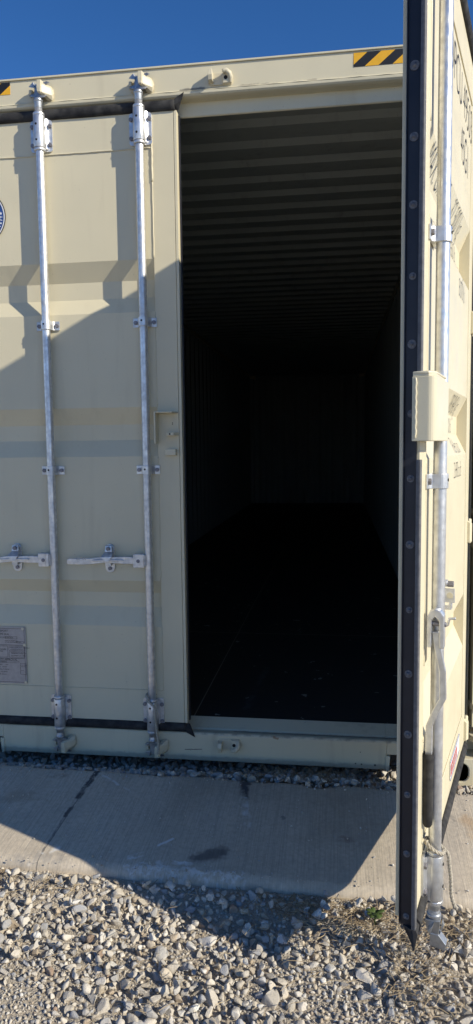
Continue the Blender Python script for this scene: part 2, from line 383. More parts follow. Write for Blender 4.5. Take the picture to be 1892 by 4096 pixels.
for sg in (-1, 1):
    mb = MB()
    mb.box(*sorted((sg*1.160, sg*1.166)), .05, .16, .118, 2.778)
    mb.box(*sorted((sg*1.166, sg*1.219)), .095, .16, .118, 2.778)
    mb.box(*sorted((sg*1.211, sg*1.219)), .006, .095, .118, 2.778)
    mb.box(*sorted((sg*1.174, sg*1.180)), .003, .0945, .25, 2.72); mb.box(*sorted((sg*1.1802, sg*1.2108)), .0885, .0945, .25, 2.72)  # fins added to stop sun leaking past the open door's hinge side
    p = part(mb, 'corner_post', M_paint, .002); posts.append(p)
    mb = MB(); mb.box(*sorted((sg*1.10, sg*1.215)), 12.02, 12.17, .118, 2.778); part(mb, 'corner_post', M_inner, .004)

# hazard stripes on the header
def tape(x0, x1, zc0, zc1, first_black):
    mb = MB(); h = zc1-zc0; y = -.0018; pw = .052; sl = .062
    def poly(pts, mi):
        vs = [mb.bm.verts.new((a, y, b_)) for a, b_ in pts] ; f = mb.bm.faces.new(vs); f.material_index = mi
        return f
    from mathutils.geometry import intersect_line_plane
    k = -3; x = x0 - sl + first_black
    # stripes leaning like "/" clipped to the tape's rectangle
    mi = 0
    while x < x1+.01:
        quad = [(x, zc0), (x+pw, zc0), (x+pw+sl, zc1), (x+sl, zc1)]
        def clip(P, c, keep):
            out = []
            for i in range(len(P)):
                a, b_ = P[i], P[(i+1) % len(P)]
                ia, ib = keep(a[0], c), keep(b_[0], c)
                if ia: out.append(a)
                if ia != ib:
                    t = (c-a[0])/(b_[0]-a[0]); out.append((c, a[1]+t*(b_[1]-a[1])))
            return out
        q = clip(quad, x0, lambda u, c: u >= c-1e-9)
        if len(q) > 2: q = clip(q, x1, lambda u, c: u <= c+1e-9)
        if len(q) > 2: poly(q, mi)
        mi = 1-mi; x += pw
    r = bmesh.ops.extrude_face_region(mb.bm, geom=mb.bm.faces[:])
    for g in r['geom']:
        if isinstance(g, bmesh.types.BMVert): g.co.y += .0008
    return mb.build('hazard_tape', [M_yellow, M_ink], header)
tape(.694, 1.10, 2.832, 2.883, -.0)
tape(-1.10, -.690, 2.838, 2.885, .010)

# cam keepers on header and sill
def keeper(x, z, up, parent):
    q = 1 if up else -1; mb = MB()
    mb.prism(rrect(x-.042, x+.048, z-.022, z+.022, .008), 'y', -.006, .0)
    mb.hull([(x+a, b_, z+q*c) for a, b_, c in ((-.046, -.002, -.016), (-.024, -.002, -.016), (-.046, -.002, .024), (-.028, -.002, .026), (-.042, -.034, -.014), (-.026, -.034, -.014), (-.042, -.030, .030), (-.028, -.030, .030), (-.043, -.040, .004), (-.026, -.040, .004))])
    for a0, a1, rr in ((20, -50, .021), ):
        pts = [(x+.028+rr*math.cos(R(a))*.9, -.006-.022*math.sin(R(min(90, max(0, (100-i*12))))), z+q*(rr*math.sin(R(a))-.002)) for i, a in enumerate(range(95, -96, -19))]
        mb.tube([(x+.014, -.030, z+q*.016), (x+.026, -.026, z+q*.020), (x+.038, -.020, z+q*.012), (x+.043, -.012, z-q*.002), (x+.040, -.008, z-q*.018)], [.0085, .0105, .0115, .0105, .008], 9)
    mb.hull([(x+a, b_, z+q*c) for a, b_, c in ((.006, -.002, -.024), (.046, -.002, -.024), (.052, -.002, .006), (.036, -.002, .024), (.012, -.002, .024), (.014, -.016, -.020), (.044, -.014, -.018), (.046, -.014, .006), (.034, -.018, .020), (.016, -.02, .02))])
    mb.disc_y(x+.024, z-q*.001, -.0185, -.012, .0075, 12, 1)
    return mb.build('cam_keeper', [M_keeper, M_black], parent, .0015)

def keeper_closed(x, z, up, parent):
    q = 1 if up else -1; mb = MB()
    mb.prism(rrect(x-.042, x+.052, z-.022, z+.022, .008), 'y', -.006, .0)
    mb.hull([(x+a, b_, z+q*c) for a, b_, c in ((-.046, -.002, -.012), (-.028, -.002, -.014), (-.046, -.002, .016), (-.030, -.002, .018), (-.042, -.030, -.008), (-.032, -.030, -.008), (-.042, -.028, .010), (-.032, -.028, .010))])
    mb.hull([(x+a, b_, z+q*c) for a, b_, c in ((.004, -.056, -.012), (.016, -.056, -.012), (.002, -.056, .006), (.019, -.056, .006), (.002, -.052, .036), (.018, -.052, .036), (.020, -.036, -.020), (.024, -.036, .034), (.004, -.044, -.014), (.004, -.044, .034))])
    mb.hull([(x+a, b_, z+q*c) for a, b_, c in ((.010, -.050, -.012), (.020, -.050, -.012), (.018, -.050, .020), (.050, -.006, -.030), (.030, -.004, -.030), (.056, -.006, .000), (.044, -.004, .028), (.036, -.002, .026), (.022, -.036, .028), (.052, -.020, -.014), (.048, -.020, .012))])
    return mb.build('cam_keeper', [M_keeper, M_black], parent, .0018)

# ------------------------------------------------------------------ doors
BANDS = [(2.159, 2.083, 2.013, 1.949), (1.563, 1.493, 1.428, 1.359), (.832, .774, .712, .634)]
def panel_o(z):
    for t, a, b_, c in BANDS:
        if c <= z <= t:
            if z > a: return -.036*(t-z)/(t-a)
            if z >= b_: return -.036
            return -.036*(z-c)/(b_-c)
    return -.0015
BO, BR = .028, .0168            # rod axis stand-off and radius
def door(sg, rods, label):
    mb = MB()
    X = lambda s: sg*s
    def bx(s0, s1, o0, o1, z0, z1, mi=0): mb.box(*sorted((X(s0), X(s1))), *sorted((-o0, -o1)), z0, z1, mi)
    bx(.0135, .1035, -.047, 0, .217, 2.727)                # inner stile
    bx(0, .0115, -.047, .0008, .217, 2.727)                # hemmed edge
    bx(.0115, .0135, -.047, -.004, .217, 2.727)
    bx(1.066, 1.17, -.047, 0, .217, 2.727)
    bx(.1035, 1.066, -.047, -.0006, 2.59, 2.727); bx(.1035, 1.066, -.047, -.0006, .217, .357)
    pr = [(-.0018, 2.5895)]
    for t, a, b_, c in BANDS: pr += [(-.0018, t), (-.0365, a), (-.0365, b_), (-.0018, c)]
    pr += [(-.0018, .3575)]
    back = [(-o-(-0)) for o, z in pr]
    outline = [(-o, z) for o, z in pr] + [(-o+.0025, z) for o, z in reversed(pr)]
    mb.loft([[(X(.104), a, z) for a, z in outline], [(X(1.0655), a, z) for a, z in outline]], 0, False)
    d = mb.build('door', M_paint, box_c, .0016)
    d['label'] = label
    # welds and caulk lines
    mb = MB()
    def seam(p0, p1, r0, seed):
        p0, p1 = Vector(p0), Vector(p1); n_ = max(6, int((p1-p0).length/.012))
        pts = [p0.lerp(p1, i/n_)+Vector((.0013*noise.noise(Vector((i*.3, seed, 0))), 0, .0013*noise.noise(Vector((i*.3, seed, 5))))) for i in range(n_+1)]
        mb.tube(pts, [r0*(1+.35*noise.noise(Vector((i*.7, seed, 2)))) for i in range(n_+1)], 6)
    seam((X(.104), 0, 2.46), (X(.104), 0, 2.722), .0042, 1)
    mb.build('weld_seam', M_paint, d); zz = 2.727
    for t, a, b_, c in BANDS + [(.357, 0, 0, 0)]:
        mb = MB(); seam((X(.1038), 0, t+.002), (X(.1038), 0, zz if zz < 2.7 else 2.46), .0024, t); zz = c-.002; mb.build('weld_seam', M_paint, d)
    for sz_, sr_ in ((2.5905, .0028), (.357, .0018)):
        mb = MB(); seam((X(.1066), 0, sz_), (X(1.066), 0, sz_), sr_, sz_); mb.build('weld_seam', M_paint, d)
    # rubber seals
    mb = MB()
    def seal_run(z0, z1, flip):
        q = 1 if flip else -1
        zo, zi = (z1, z0) if flip else (z0, z1)
        pr_ = [(-.002, zi), (.004, zi), (.010, zi+(zo-zi)*.2), (.0125, zi+(zo-zi)*.5), (.010, zi+(zo-zi)*.85), (.004, zo), (-.006, zo)]
        pr_ = [(o*1.25 if o > .003 else o, z) for o, z in pr_]
        ss = list(np.linspace(0.005, 1.165, 60))
        mb.loft([[(X(s_), -(o+.0008*noise.noise(Vector((s_*9, z0, 0)))), z+.0012*noise.noise(Vector((s_*6, z, 3)))) for o, z in pr_] for s_ in ss], 0, True)
        # torn end flap
        mb.hull([(X(.006), -.010, zo-(zo-zi)*.3), (X(.006), -.0125, zi+(zo-zi)*.4), (X(.006), .004, zi), (X(-.020), -.0115, zi+(zo-zi)*.7), (X(.006), .0, zo), (X(-.034), -.006, zo+(zo-zi)*.62), (X(-.010), .004, zi+(zo-zi)*.1), (X(-.028), .002, zo+(zo-zi)*.4), (X(.004), -.0090, zo+(zo-zi)*.02)])
    seal_run(2.7255, 2.766, True); mb.build('door_seal', M_rubber2, d)
    mb = MB(); seal_run(.181, .2185, False); mb.build('door_seal', M_rubber2, d)
    mb = MB()                                              # channel down the free edge, with lip
    def ch(s0, s1, o0, o1, z0, z1, mi): mb.box(*sorted((X(s0), X(s1))), *sorted((-o0, -o1)), z0, z1, mi)
    if sg > 0:
        ch(-.0035, -.0002, -.0345, -.006, .200, 2.745, 0)
        for z0, z1 in ((.19, 1.36), (1.405, 2.745)):
            n_ = 24
            mb.loft([[(X(a), -o, z) for a, o in ((-.0002, -.0075), (-.015+.0015*noise.noise(Vector((z*8, 1, 0))), -.0050), (-.0165+.0015*noise.noise(Vector((z*8, 1, 0))), .0045), (-.008, .0072), (-.0002, .0055))] for z in np.linspace(z0, z1, n_)], 1, True)
        ch(-.010, -.0002, -.0370, -.0345, .205, 2.74, 0)
        mb.hull([(X(-.016), -.004, .20), (X(-.0165), .006, .20), (X(-.002), -.006, .20), (X(-.002), .03, .20), (X(-.014), -.001, .150), (X(-.008), .002, .160)], 2)
    else:
        ch(-.006, -.0002, -.045, -.030, .22, 2.72, 0)
    mb.build('edge_seal', [M_chan, M_lip, M_rubber2], d, .0008)
    if sg > 0:
        for k in range(16):
            kv = rnd.uniform(.78, 1.15); mb = MB(); z = .228+rnd.uniform(-.006, .006)+.1552*k+.003*noise.noise(Vector((k, 0, 0))); oc = -.0195
            ring = lambda rr, a: [(X(a), -(oc+rr*math.cos(t)*(1+.08*noise.noise(Vector((k, t, 0))))), z+rr*math.sin(t)) for t in np.linspace(0, 2*math.pi, 14, endpoint=False)]
            mb.loft([ring(.0100*kv, -.0033), ring(.0096*kv, -.0052), ring(.0060*kv, -.0056), ring(.0042, -.0070), ring(.002, -.0095)], 0, False)
            mb.build('rivet', M_rivet, d)
    # rods with their fittings
    for rs in rods:
        x = X(rs); y = -BO
        mb = MB(); mb.lathe(x, y, [(.165, .0165), (.40, BR), (1.5, BR), (2.61, BR), (2.78, .0150)], 24); mb.build('locking_rod', M_galv, d)
        for zb, up in ((2.6, True), (.2, False)):
            mb = MB(); z0, z1 = zb, zb+.125
            mb.prism(rrect(x-.046, x+.046, z0, z1, .011), 'y', -.0065, -.0005)
            mb.lathe(x, y, [(z0+.008, .0235), (z1+.006, .0235)] if up else [(z0-.006, .0235), (z1-.008, .0235)], 24)
            zs0, zs1 = (z0+.008, z1+.006) if up else (z0-.006, z1-.008)
            mb.prism([(x-.032, -.006), (x-.0225, -.012), (x-.0225, y), (x+.0225, y), (x+.0225, -.012), (x+.032, -.006)], 'z', zs0+.001, zs1-.001)
            for c0, c1 in ((zs1+.001, zs1+.012), (zs0-.013, zs0-.001)): mb.lathe(x, y, [(c0, .0215), (c0+.002, .0232), (c1-.002, .0232), (c1, .0215)], 22)
            for zz in (z0+.026, z1-.026):
                for xx in (x-.0375, x+.0375):
                    mb.disc_y(xx, zz, -.0140, -.0064, .0088, 6, 1, rnd.random()); mb.disc_y(xx, zz, -.0155, -.014, .0055, 10, 1)
            for zz in (z0+.034, z1-.03): 
                mb.disc_y(x-.004, zz, y-.0242, y-.018, .0046, 12, 2)
            mb.build('rod_bearing', [M_galv, M_bolt, M_black], d, .0014)
        for zc in (1.904, 1.303):
            mb = MB(); h = .0185; out = []
            for k in range(13):
                a = R(180*k/12); out.append((x+.0212*math.cos(a), y-.0212*math.sin(a)))
            outer = [(x+.050, 0-.0005), (x+.050, -.0055), (x+.029, -.0055), (x+.0225, -.012)] + out + [(x-.0225, -.012), (x-.029, -.0055), (x-.050, -.0055), (x-.050, -.0005)]
            inner = [(x-.020, -.0005), (x-.0175, y)] + [(x-.0172*math.cos(R(180*k/8)), y-.0172*math.sin(R(180*k/8))) for k in range(1, 8)] + [(x+.0175, y), (x+.020, -.0005)]
            mb.prism(outer, 'z', zc-h, zc+h)
            for xx in (x-.0385, x+.0385): mb.disc_y(xx, zc, -.0130, -.0054, .0088, 6, 1, rnd.random())
            mb.disc_y(x-.003, zc+.003, y-.0222, y-.018, .0042, 12, 2)
            mb.build('rod_clamp', [M_galv, M_bolt, M_black], d, .0012)
        # cams at the two ends
        for q, ze in ((1, 2.790), (-1, .150)):
            mb = MB(); Z = lambda c: ze+q*c
            tw = 0
            T = Matrix.Translation((x, y, 0)) @ Matrix.Rotation(tw, 4, 'Z')
            H_ = lambda P: mb.hull([T @ Vector((a*1.22, b_*1.15, Z(c*1.22))) for a, b_, c in P])
            mb.lathe(x, y, [(Z(-.030), .0160), (Z(-.004), .0165), (Z(-.002), .0190), (Z(.006), .0190), (Z(.010), .0150)], 18)
            if sg > 0:                            # the open rod is turned: seen side on
                H_([(-.014, -.016, .008), (.012, -.016, .008), (-.014, .018, .008), (.012, .018, .008), (-.010, -.012, .046), (.009, -.010, .050), (-.010, .014, .036), (.009, .014, .040)])
                H_([(-.012, -.012, .040), (.010, -.012, .040), (-.012, .006, .040), (.010, .006, .040), (-.012, -.030, .060), (.010, -.030, .060), (-.012, -.028, .074), (.010, -.026, .074), (-.010, .008, .070), (.009, .008, .070)])
                H_([(-.006, -.020, .010), (.006, -.020, .010), (-.006, -.014, .044), (.006, -.014, .044), (-.004, -.024, .022), (.005, -.024, .022)])
                H_([(-.030, -.002, .010), (-.012, -.004, .010), (-.030, .010, .026), (-.012, .012, .026), (-.026, .004, .034)])
                mb.build('cam', M_cast, d, .0022); continue
            H_([(-.010, -.008, .006), (.012, -.008, .006), (-.010, .012, .006), (.012, .012, .006), (-.009, -.006, .052), (.008, -.006, .050), (-.009, .008, .052), (.008, .008, .05)])
            H_([(-.012, -.010, .004), (.026, -.012, .006), (.034, -.004, .016), (.030, .010, .018), (-.010, .010, .004), (.004, -.008, .022), (.004, .008, .022)])
            H_([(-.030, -.008, .016), (-.010, -.010, .008), (-.026, .008, .014), (-.006, .010, .022), (-.008, -.006, .024)])
            H_([(-.030, -.006, .044), (-.006, -.012, .036), (-.026, .010, .050), (-.004, .010, .056), (-.012, -.010, .058)])
            H_([(.004, -.008, .038), (.004, .008, .040), (.036, -.004, .052), (.040, .006, .058), (.028, .010, .066), (.004, .008, .058)])
            mb.build('cam', M_cast, d, .0016)
    return d

def latch_base(x, z, parent, swung=False):
    mb = MB(); mb.prism(rrect(x-.020, x+.020, z-.062, z+.060, .0195, 6), 'y', -.0065, -.0005)
    mb.disc_y(x+.001, z+.045, -.020, -.006, .0105, 14, 0); mb.disc_y(x+.001, z+.043, -.037, -.020, .0092, 6, 1, .3)
    mb.disc_y(x, z-.044, -.0135, -.006, .0085, 6, 1, .5)
    mb.box(x-.014, x+.012, -.030, -.0065, z-.030, z-.022); mb.box(x-.013, x+.012, -.033, -.024, z-.030, z-.014)
    if not swung:
        mb.hull([(x+a, b_, z+c) for a, b_, c in ((-.012, -.020, .056), (.014, -.020, .056), (-.016, -.020, .028), (.018, -.020, .028), (-.012, -.026, .054), (.013, -.026, .054), (-.014, -.030, .030), (.017, -.030, .030))])
        mb.hull([(x+a, b_, z+c) for a, b_, c in ((-.014, -.024, .032), (.017, -.024, .032), (-.026, -.047, .012), (.024, -.047, .014), (-.008, -.052, -.010), (.012, -.052, -.008), (-.024, -.051, .010), (.022, -.051, .012))])
    else:
        P = []
        mb.prism([(-.006, z+.030), (-.040, z+.030), (-.041, z-.012), (-.006, z-.010)], 'x', x-.0025, x+.0025)
        mb.tube([(x-.003, -.0272+.0*k, z+.0095) for k in (0,)]+[(x+.003, -.0272, z+.0095)], .0095, 14, 2)
        mb.tube([(x+.004, -.010, z-.085), (x+.004, -.022, z-.078), (x+.004, -.026, z-.060), (x+.004, -.044, z-.058)], .0045, 8)
    return mb.build('handle_catch', [M_galv, M_bolt, M_paint], parent, .0012)
def handle_closed(x, z, parent):
    mb = MB()
    mb.prism(rrect(x-.062, x-.016, z-.030, z+.027, .004), 'y', -.052, -.020)
    mb.box(x-.030, x-.010, -.040, -.018, z-.026, z+.024)
    mb.disc_y(x-.040, z-.002, -.056, -.05, .0075, 12, 1)
    up = [(-.060, .013), (-.100, .015), (-.150, .013), (-.190, .016), (-.250, .006), (-.345, .004), (-.353, .000), (-.354, -.016), (-.348, -.020), (-.280, -.021), (-.240, -.018), (-.190, -.012), (-.100, -.016), (-.060, -.016)]
    mb.prism([(x+a, z+b_) for a, b_ in up], 'y', -.043, -.034)
    mb.prism([(x+a, z+b_) for a, b_ in ((-.105, .002), (-.115, .0045), (-.235, .0015), (-.245, -.005), (-.105, -.003))], 'y', -.050, -.042)
    # cast marks on the grip
    o = mb.build('handle', [M_galv, M_bolt], parent, .0018)
    me = text_mesh('t', '20  50', .017, 1.0, M_bolt, bold=.0004)
    t = bpy.data.objects.new('handle_marking', me); me.materials.append(M_cast); col.objects.link(t); t.parent = parent
    t.matrix_local = Matrix.Translation((x-.268, -.0435, z-.001)) @ Matrix.Rotation(math.pi, 4, 'Y') @ Matrix.Rotation(-math.pi/2, 4, 'X')
    return o

dl = door(-1, (.146, .561), 'closed left door leaf')
dr = door(1, (.145,), 'right door leaf swung wide open')
ang = R(74.7)
dr.matrix_local = Matrix.Translation((.826, -1.19, 0)) @ Matrix.Rotation(ang, 4, 'Z')
for rs in (.146, .561):
    handle_closed(-rs, .927, dl); latch_base(-rs-.176, .930, dl)
    keeper_closed(-rs+.004, 2.826, True, header); keeper_closed(-rs+.010, .116, False, sill)
keeper(.178, 2.828, True, header); keeper(.178, .134, False, sill)
latch_base(.40, .950, dr, True)
# the open door's handle hanging down beside its rod, black hose on the grip
mb = MB(); sH = .108
pth = [(.028, .925), (.034, .883), (.046, .826), (.048, .754), (.028, .713), (.015, .678), (.0145, .600)]
wd = .0085; rings = []
for i, (o_, z_) in enumerate(pth):
    rings.append([(sH-.006, -(o_-wd), z_), (sH-.006, -(o_+wd), z_), (sH+.006, -(o_+wd), z_), (sH+.006, -(o_-wd), z_)])
mb.loft(rings, 0, False)
mb.prism([(-.008, .965), (-.014, .978), (-.026, .984), (-.040, .980), (-.049, .968), (-.050, .885), (-.039, .885), (-.037, .955), (-.027, .965), (-.019, .955), (-.018, .885), (-.008, .885)], 'x', sH-.012, sH+.016)
mb.disc_y(sH, .945, -.054, -.006, .006, 12, 1)
mb.build('handle', [M_galv, M_bolt], dr, .002)
mb = MB(); o_ = .0135
mb.lathe(sH, -o_, [(.405, .002), (.408, .008), (.416, .0125), (.44, .0135), (.59, .0135), (.606, .0145), (.604, .011), (.596, .010)], 18)
mb.build('handle_grip', M_rubber2, dr)

# lock guard: L-shaped hood on the closed leaf, box over the gap on the open leaf
mb = MB()
mb.box(-.1065, -.0995, -.052, -.0005, 1.410, 1.541); mb.box(-.0995, -.030, -.052, -.0005, 1.535, 1.541)
mb.hull([(-.030, -.052, 1.535), (-.030, -.052, 1.541), (-.014, -.008, 1.535), (-.014, -.008, 1.541), (-.030, -.0005, 1.535), (-.030, -.0005, 1.541)])
mb.build('lock_hood', M_paint, dl, .0022)
mb = MB(); mb.prism([(-.062, -.0005), (-.060, -.030), (-.030, -.030), (-.014, -.0005)], 'z', 1.443, 1.456); mb.disc_y(-.046, 1.4495, -.0306, -.025, .004, 10, 1)
mb.build('lock_lug', [M_paint, M_black], dl, .0015)
mb = MB(); mb.box(-.068, -.024, -.024, -.0005, 1.362, 1.388); mb.build('stop_block', M_paint, dl, .0015)
mb = MB(); mb.disc_y(-.040, 1.495, -.0012, .0, .0022, 8, 0); mb.disc_y(-.0405, 1.489, -.0012, .0, .0018, 8, 0); mb.build('chip_mark', M_black, dl)
mb = MB()
z0, z1 = 1.403, 1.553; s0, s1 = -.086, .128
out = [(s0, .004), (s0, -.030)] + [(s0+.018-.018*math.cos(R(a)), -.030-.018*math.sin(R(a))) for a in range(10, 91, 16)] + [(s1-.006, -.049), (s1, -.047), (s1, -.0008), (.01, -.0008), (.01, .004)]
mb.prism(out, 'z', z0, z1-.008)
mb.prism([(s0+.0015, .003), (s0+.0015, -.032), (s0+.018, -.0465), (s1-.05, -.0465), (s1-.006, -.012), (s1-.006, -.0012), (.0115, -.0012), (.0115, .003)], 'z', z1-.008, z1)
mb.tube([(s0+.004, .003, z1), (s0+.004, -.03, z1), (s0+.02, -.044, z1), (s1-.05, -.0455, z1)], [.0035, .0048, .0040, .0036], 7)
mb.tube([(s0-.0005, -.004+.0008*math.sin(k*1.7), z0+.006+k*.0058) for k in range(24)], [.0022+.0012*abs(math.sin(k*2.3)) for k in range(24)], 6)
mb.build('lock_box', M_paint, dr, .002)

# hinges on the open and the closed leaf
for dd_, sg in ((dl, -1), (dr, 1)):
    for zc in (.27, 1.06, 1.85, 2.60):
        mb = MB(); X = lambda s: sg*s
        mb.hull([(X(a), b_, zc+c) for a, b_, c in ((1.146, .0, -.045), (1.146, .0, .040), (1.146, -.010, -.040), (1.146, -.010, .034), (1.168, -.016, -.042), (1.168, -.016, .030), (1.200, -.012, -.036), (1.200, -.012, .026), (1.196, .012, -.036), (1.196, .012, .026), (1.172, .01, -.045), (1.172, .01, .045))])
        mb.lathe(X(1.192), 0, [(zc-.050, .009), (zc-.049, .0115), (zc+.044, .0115), (zc+.046, .006)], 14)
        mb.build('hinge', M_paint, dd_, .002)
for p, sg in zip(posts, (-1, 1)):
    for zc in (.27, 1.06, 1.85, 2.60):
        for q in (-1, 1):
            mb = MB(); zz = zc+q*.066
            mb.prism([(sg*1.165, .05), (sg*1.205, .05), (sg*1.215, .02), (sg*1.212, -.008), (sg*1.195, -.016), (sg*1.180, -.010), (sg*1.168, .01)], 'z', zz-.012, zz+.012)
            mb.build('hinge_lug', M_paint, p, .002)
# hinge-side seal on the open leaf, plus a wide strip added to block sun
mb = MB(); mb.box(1.1702, 1.178, -.002, .044, .20, 2.74); mb.hull([(a, b_, z) for z in (.19, 2.745) for a, b_ in ((1.165, .036), (1.165, .046), (1.262, .040), (1.262, .046))]); mb.build('edge_seal', M_rubber, dr, .001)

# ------------------------------------------------------------------ writing on the doors
def letter(parent, s, x, z, size, sx=.62, name='lettering', mat=M_ink, off=.0012, follow=True, bold=.0, extra=0):
    me = text_mesh(name, s, size, sx, bold=bold)
    bm = bmesh.new(); bm.from_mesh(me); bpy.data.meshes.remove(me)
    for v_ in bm.verts: v_.co = Vector((v_.co.x+x, 0, v_.co.y+z))
    if follow:
        for t in BANDS:
            for zz in t: bmesh.ops.bisect_plane(bm, geom=bm.verts[:]+bm.edges[:]+bm.faces[:], plane_co=(0, 0, zz), plane_no=(0, 0, 1))
    for v_ in bm.verts: v_.co.y = -(panel_o(v_.co.z) if follow else 0)-off
    me = bpy.data.meshes.new(name); bm.to_mesh(me); bm.free(); me.materials.append(mat)
    o = bpy.data.objects.new(name, me); col.objects.link(o); o.parent = parent; return o
SZ = .145
def lt(txt, s_, z_, size, sx): letter(dr, txt, s_, z_, size, sx, bold=-.022*size)
lt('DPCU 495030', .452, 2.452, .165, .70); lt('45G1', .742, 2.300, .165, .64)
lt('MAX. GROSS', .20, 2.092, .092, .66); lt('32 500 kg', .665, 2.092, .092, .66); lt('71 650 lb', .745, 2.018, .078, .62)
lt('TARE', .22, 1.955, .085, .64); lt('3 660 kg', .70, 1.957, .078, .64); lt('8 070 lb', .755, 1.875, .085, .58)
lt('NET', .22, 1.498, .085, .64); lt('28 840 kg', .70, 1.498, .085, .66); lt('63 580 lb', .71, 1.433, .075, .60)
lt('CU.CAP.', .24, 1.290, .085, .64); lt('76.4 cu.m', .745, 1.365, .078, .62); lt('2 690 cu.ft', .695, 1.283, .080, .60)
# red and white sticker low on the open leaf
mb = MB(); mb.box(.70, .96, -.0026, -.0008, .262, .330, 0); mb.box(.705, .88, -.0036, -.0026, .276, .314, 1)
mb.box(.70, .96, -.0034, -.0026, .326, .329, 2); mb.box(.70, .96, -.0034, -.0026, .263, .266, 2)
mb.build('sticker', [M_white, M_red, M_blue], dr)
letter(dr, 'CONTAINERS', .71, .286, .032, .74, mat=M_white, off=.0040, follow=False)

# class society emblem on the closed leaf
ex, ez, eR = -.841, 2.359, .110
mb = MB()
for i, (r0, mi) in enumerate(((eR, 0), (eR*.965, 1), (eR*.925, 0), (eR*.91, 2), (eR*.745, 0), (eR*.73, 1))):
    mb.disc_y(ex, ez, -.0022-.0003*i, -.0016, r0, 72, mi)
mb.build('emblem', [M_ink, M_white, M_blue], dl)
def ring_text(s, r, a_mid_deg, inward_top, size):
    """letters round a circle; inward_top puts their tops toward the centre"""
    n_ = len(s); step = size*.74/r
    for i, ch_ in enumerate(s):
        if ch_ == ' ': continue
        a = R(a_mid_deg)+(i-(n_-1))*step if inward_top else R(a_mid_deg)-(i)*step
        me = text_mesh('t', ch_, size, .95, align='CENTER', bold=.0006)
        yield ch_, a, me
bm = bmesh.new()
for ch_, a, me in list(ring_text('CHINA CLASSIFICATION SOCIETY', eR*.82, -2, True, .0165)):
    rot = a+math.pi/2
    for v_ in me.vertices:
        px_, pz_ = v_.co.x, v_.co.y-.006
        v_.co = Vector((ex+eR*.825*math.cos(a)+px_*math.cos(rot)-pz_*math.sin(rot), -.0042, ez+eR*.825*math.sin(a)+px_*math.sin(rot)+pz_*math.cos(rot)))
    bm.from_mesh(me); bpy.data.meshes.remove(me)
for aa in (R(7), R(173)):
    c = Vector((ex+eR*.825*math.cos(aa), -.0042, ez+eR*.825*math.sin(aa)))
    vs = [bm.verts.new(c+Vector((math.cos(R(90+36*k))*(.0075 if k % 2 == 0 else .0032), 0, math.sin(R(90+36*k))*(.0075 if k % 2 == 0 else .0032)))) for k in range(10)]
    bm.faces.new(vs)
me = bpy.data.meshes.new('emblem_text'); bm.to_mesh(me); bm.free(); me.materials.append(M_white)
for p in me.polygons: p.material_index = 0
o = bpy.data.objects.new('emblem_lettering', me); col.objects.link(o); o.parent = dl

# data plate
px0, px1, pz0, pz1 = -1.005, -.715, .366, .621
mb = MB(); mb.prism(rrect(px0, px1, pz0, pz1, .004), 'y', -.0030, -.0016)
def frame_rect(x0, x1, z0, z1, t=.0012):
    y0, y1 = -.0036, -.0029
    mb.box(x0, x1, y0, y1, z1-t, z1, 1); mb.box(x0, x1, y0, y1, z0, z0+t, 1); mb.box(x0, x0+t, y0, y1, z0+t, z1-t, 1); mb.box(x1-t, x1, y0, y1, z0+t, z1-t, 1)
frame_rect(px0+.005, px1-.006, pz0+.006, pz1-.008); frame_rect(px0+.008, px1-.009, .538, .5395); frame_rect(-.795, px1-.008, .513, .534, .0009); frame_rect(-.795, px1-.008, .484, .509, .0009)
frame_rect(px0+.008, -.80, .484, .534, .0009); frame_rect(px0+.008, px1-.009, .479, .4800); frame_rect(-.81, -.755, .566, .577, .0008); frame_rect(-.76, -.725, .548, .556, .0008); frame_rect(-.745, -.717, .408, .458, .0008); frame_rect(-.88, -.75, .459, .467, .0008)
for x_, z_ in ((px1-.012, pz1-.008), (px1-.006, .541), (px1-.006, pz0+.008), (px0+.006, pz0+.008), (px0+.006, pz1-.008)): mb.disc_y(x_, z_, -.0062, -.0028, .0062, 12, 2)
plate = mb.build('data_plate', [M_plate, M_ink, M_paint], dl)
for s_, x_, z_, sz in (('APPROVED FOR TRANSPORT', -.951, .598, .0125), ('UNDER CUSTOMS SEAL', -.915, .583, .0125), ('CN/CCSGD50/2025', -.848, .569, .0095), ("MANUFACTURER'S No", -.812, .556, .0062), ('OF THE CONTAINER', -.812, .549, .0062), ('HM 635', -.757, .550, .0062),
                       ('CONTAINER', -.860, .516, .0095), ('TREATED', -.860, .507, .0095), ('TIMBER COMPONENT TREATMENT', -.792, .525, .0063), ('IM/TAILILEUM-400/2025', -.788, .517, .0063), ('MANUFACTURED BY', -.785, .500, .0078), ('EQUIPMENT CO., LTD.', -.785, .489, .0068),
                       ('CSC SAFETY APPROVAL', -.888, .469, .0130), ('CN/CCS/GD050/25', -.872, .4605, .0085), ('DATE MANUFACTURED      /2025', -.90, .448, .0072), ('IDENTIFICATION No.   HM 635', -.90, .438, .0072), ('MAX GROSS MASS  32,500 kg  71,650 lbs', -.915, .427, .0072), ('STACKING 216,000 kg  476,190 lbs', -.905, .416, .0072), ('RACKING FORCE  150,000 newtons', -.915, .405, .0072), ('NEXT EXAM', -.742, .448, .0052), ('DATE 2030', -.742, .441, .0052), ('PLACE', -.742, .424, .0052)):
    t = letter(plate, s_, x_, z_, sz, .95, off=.0036, follow=False)
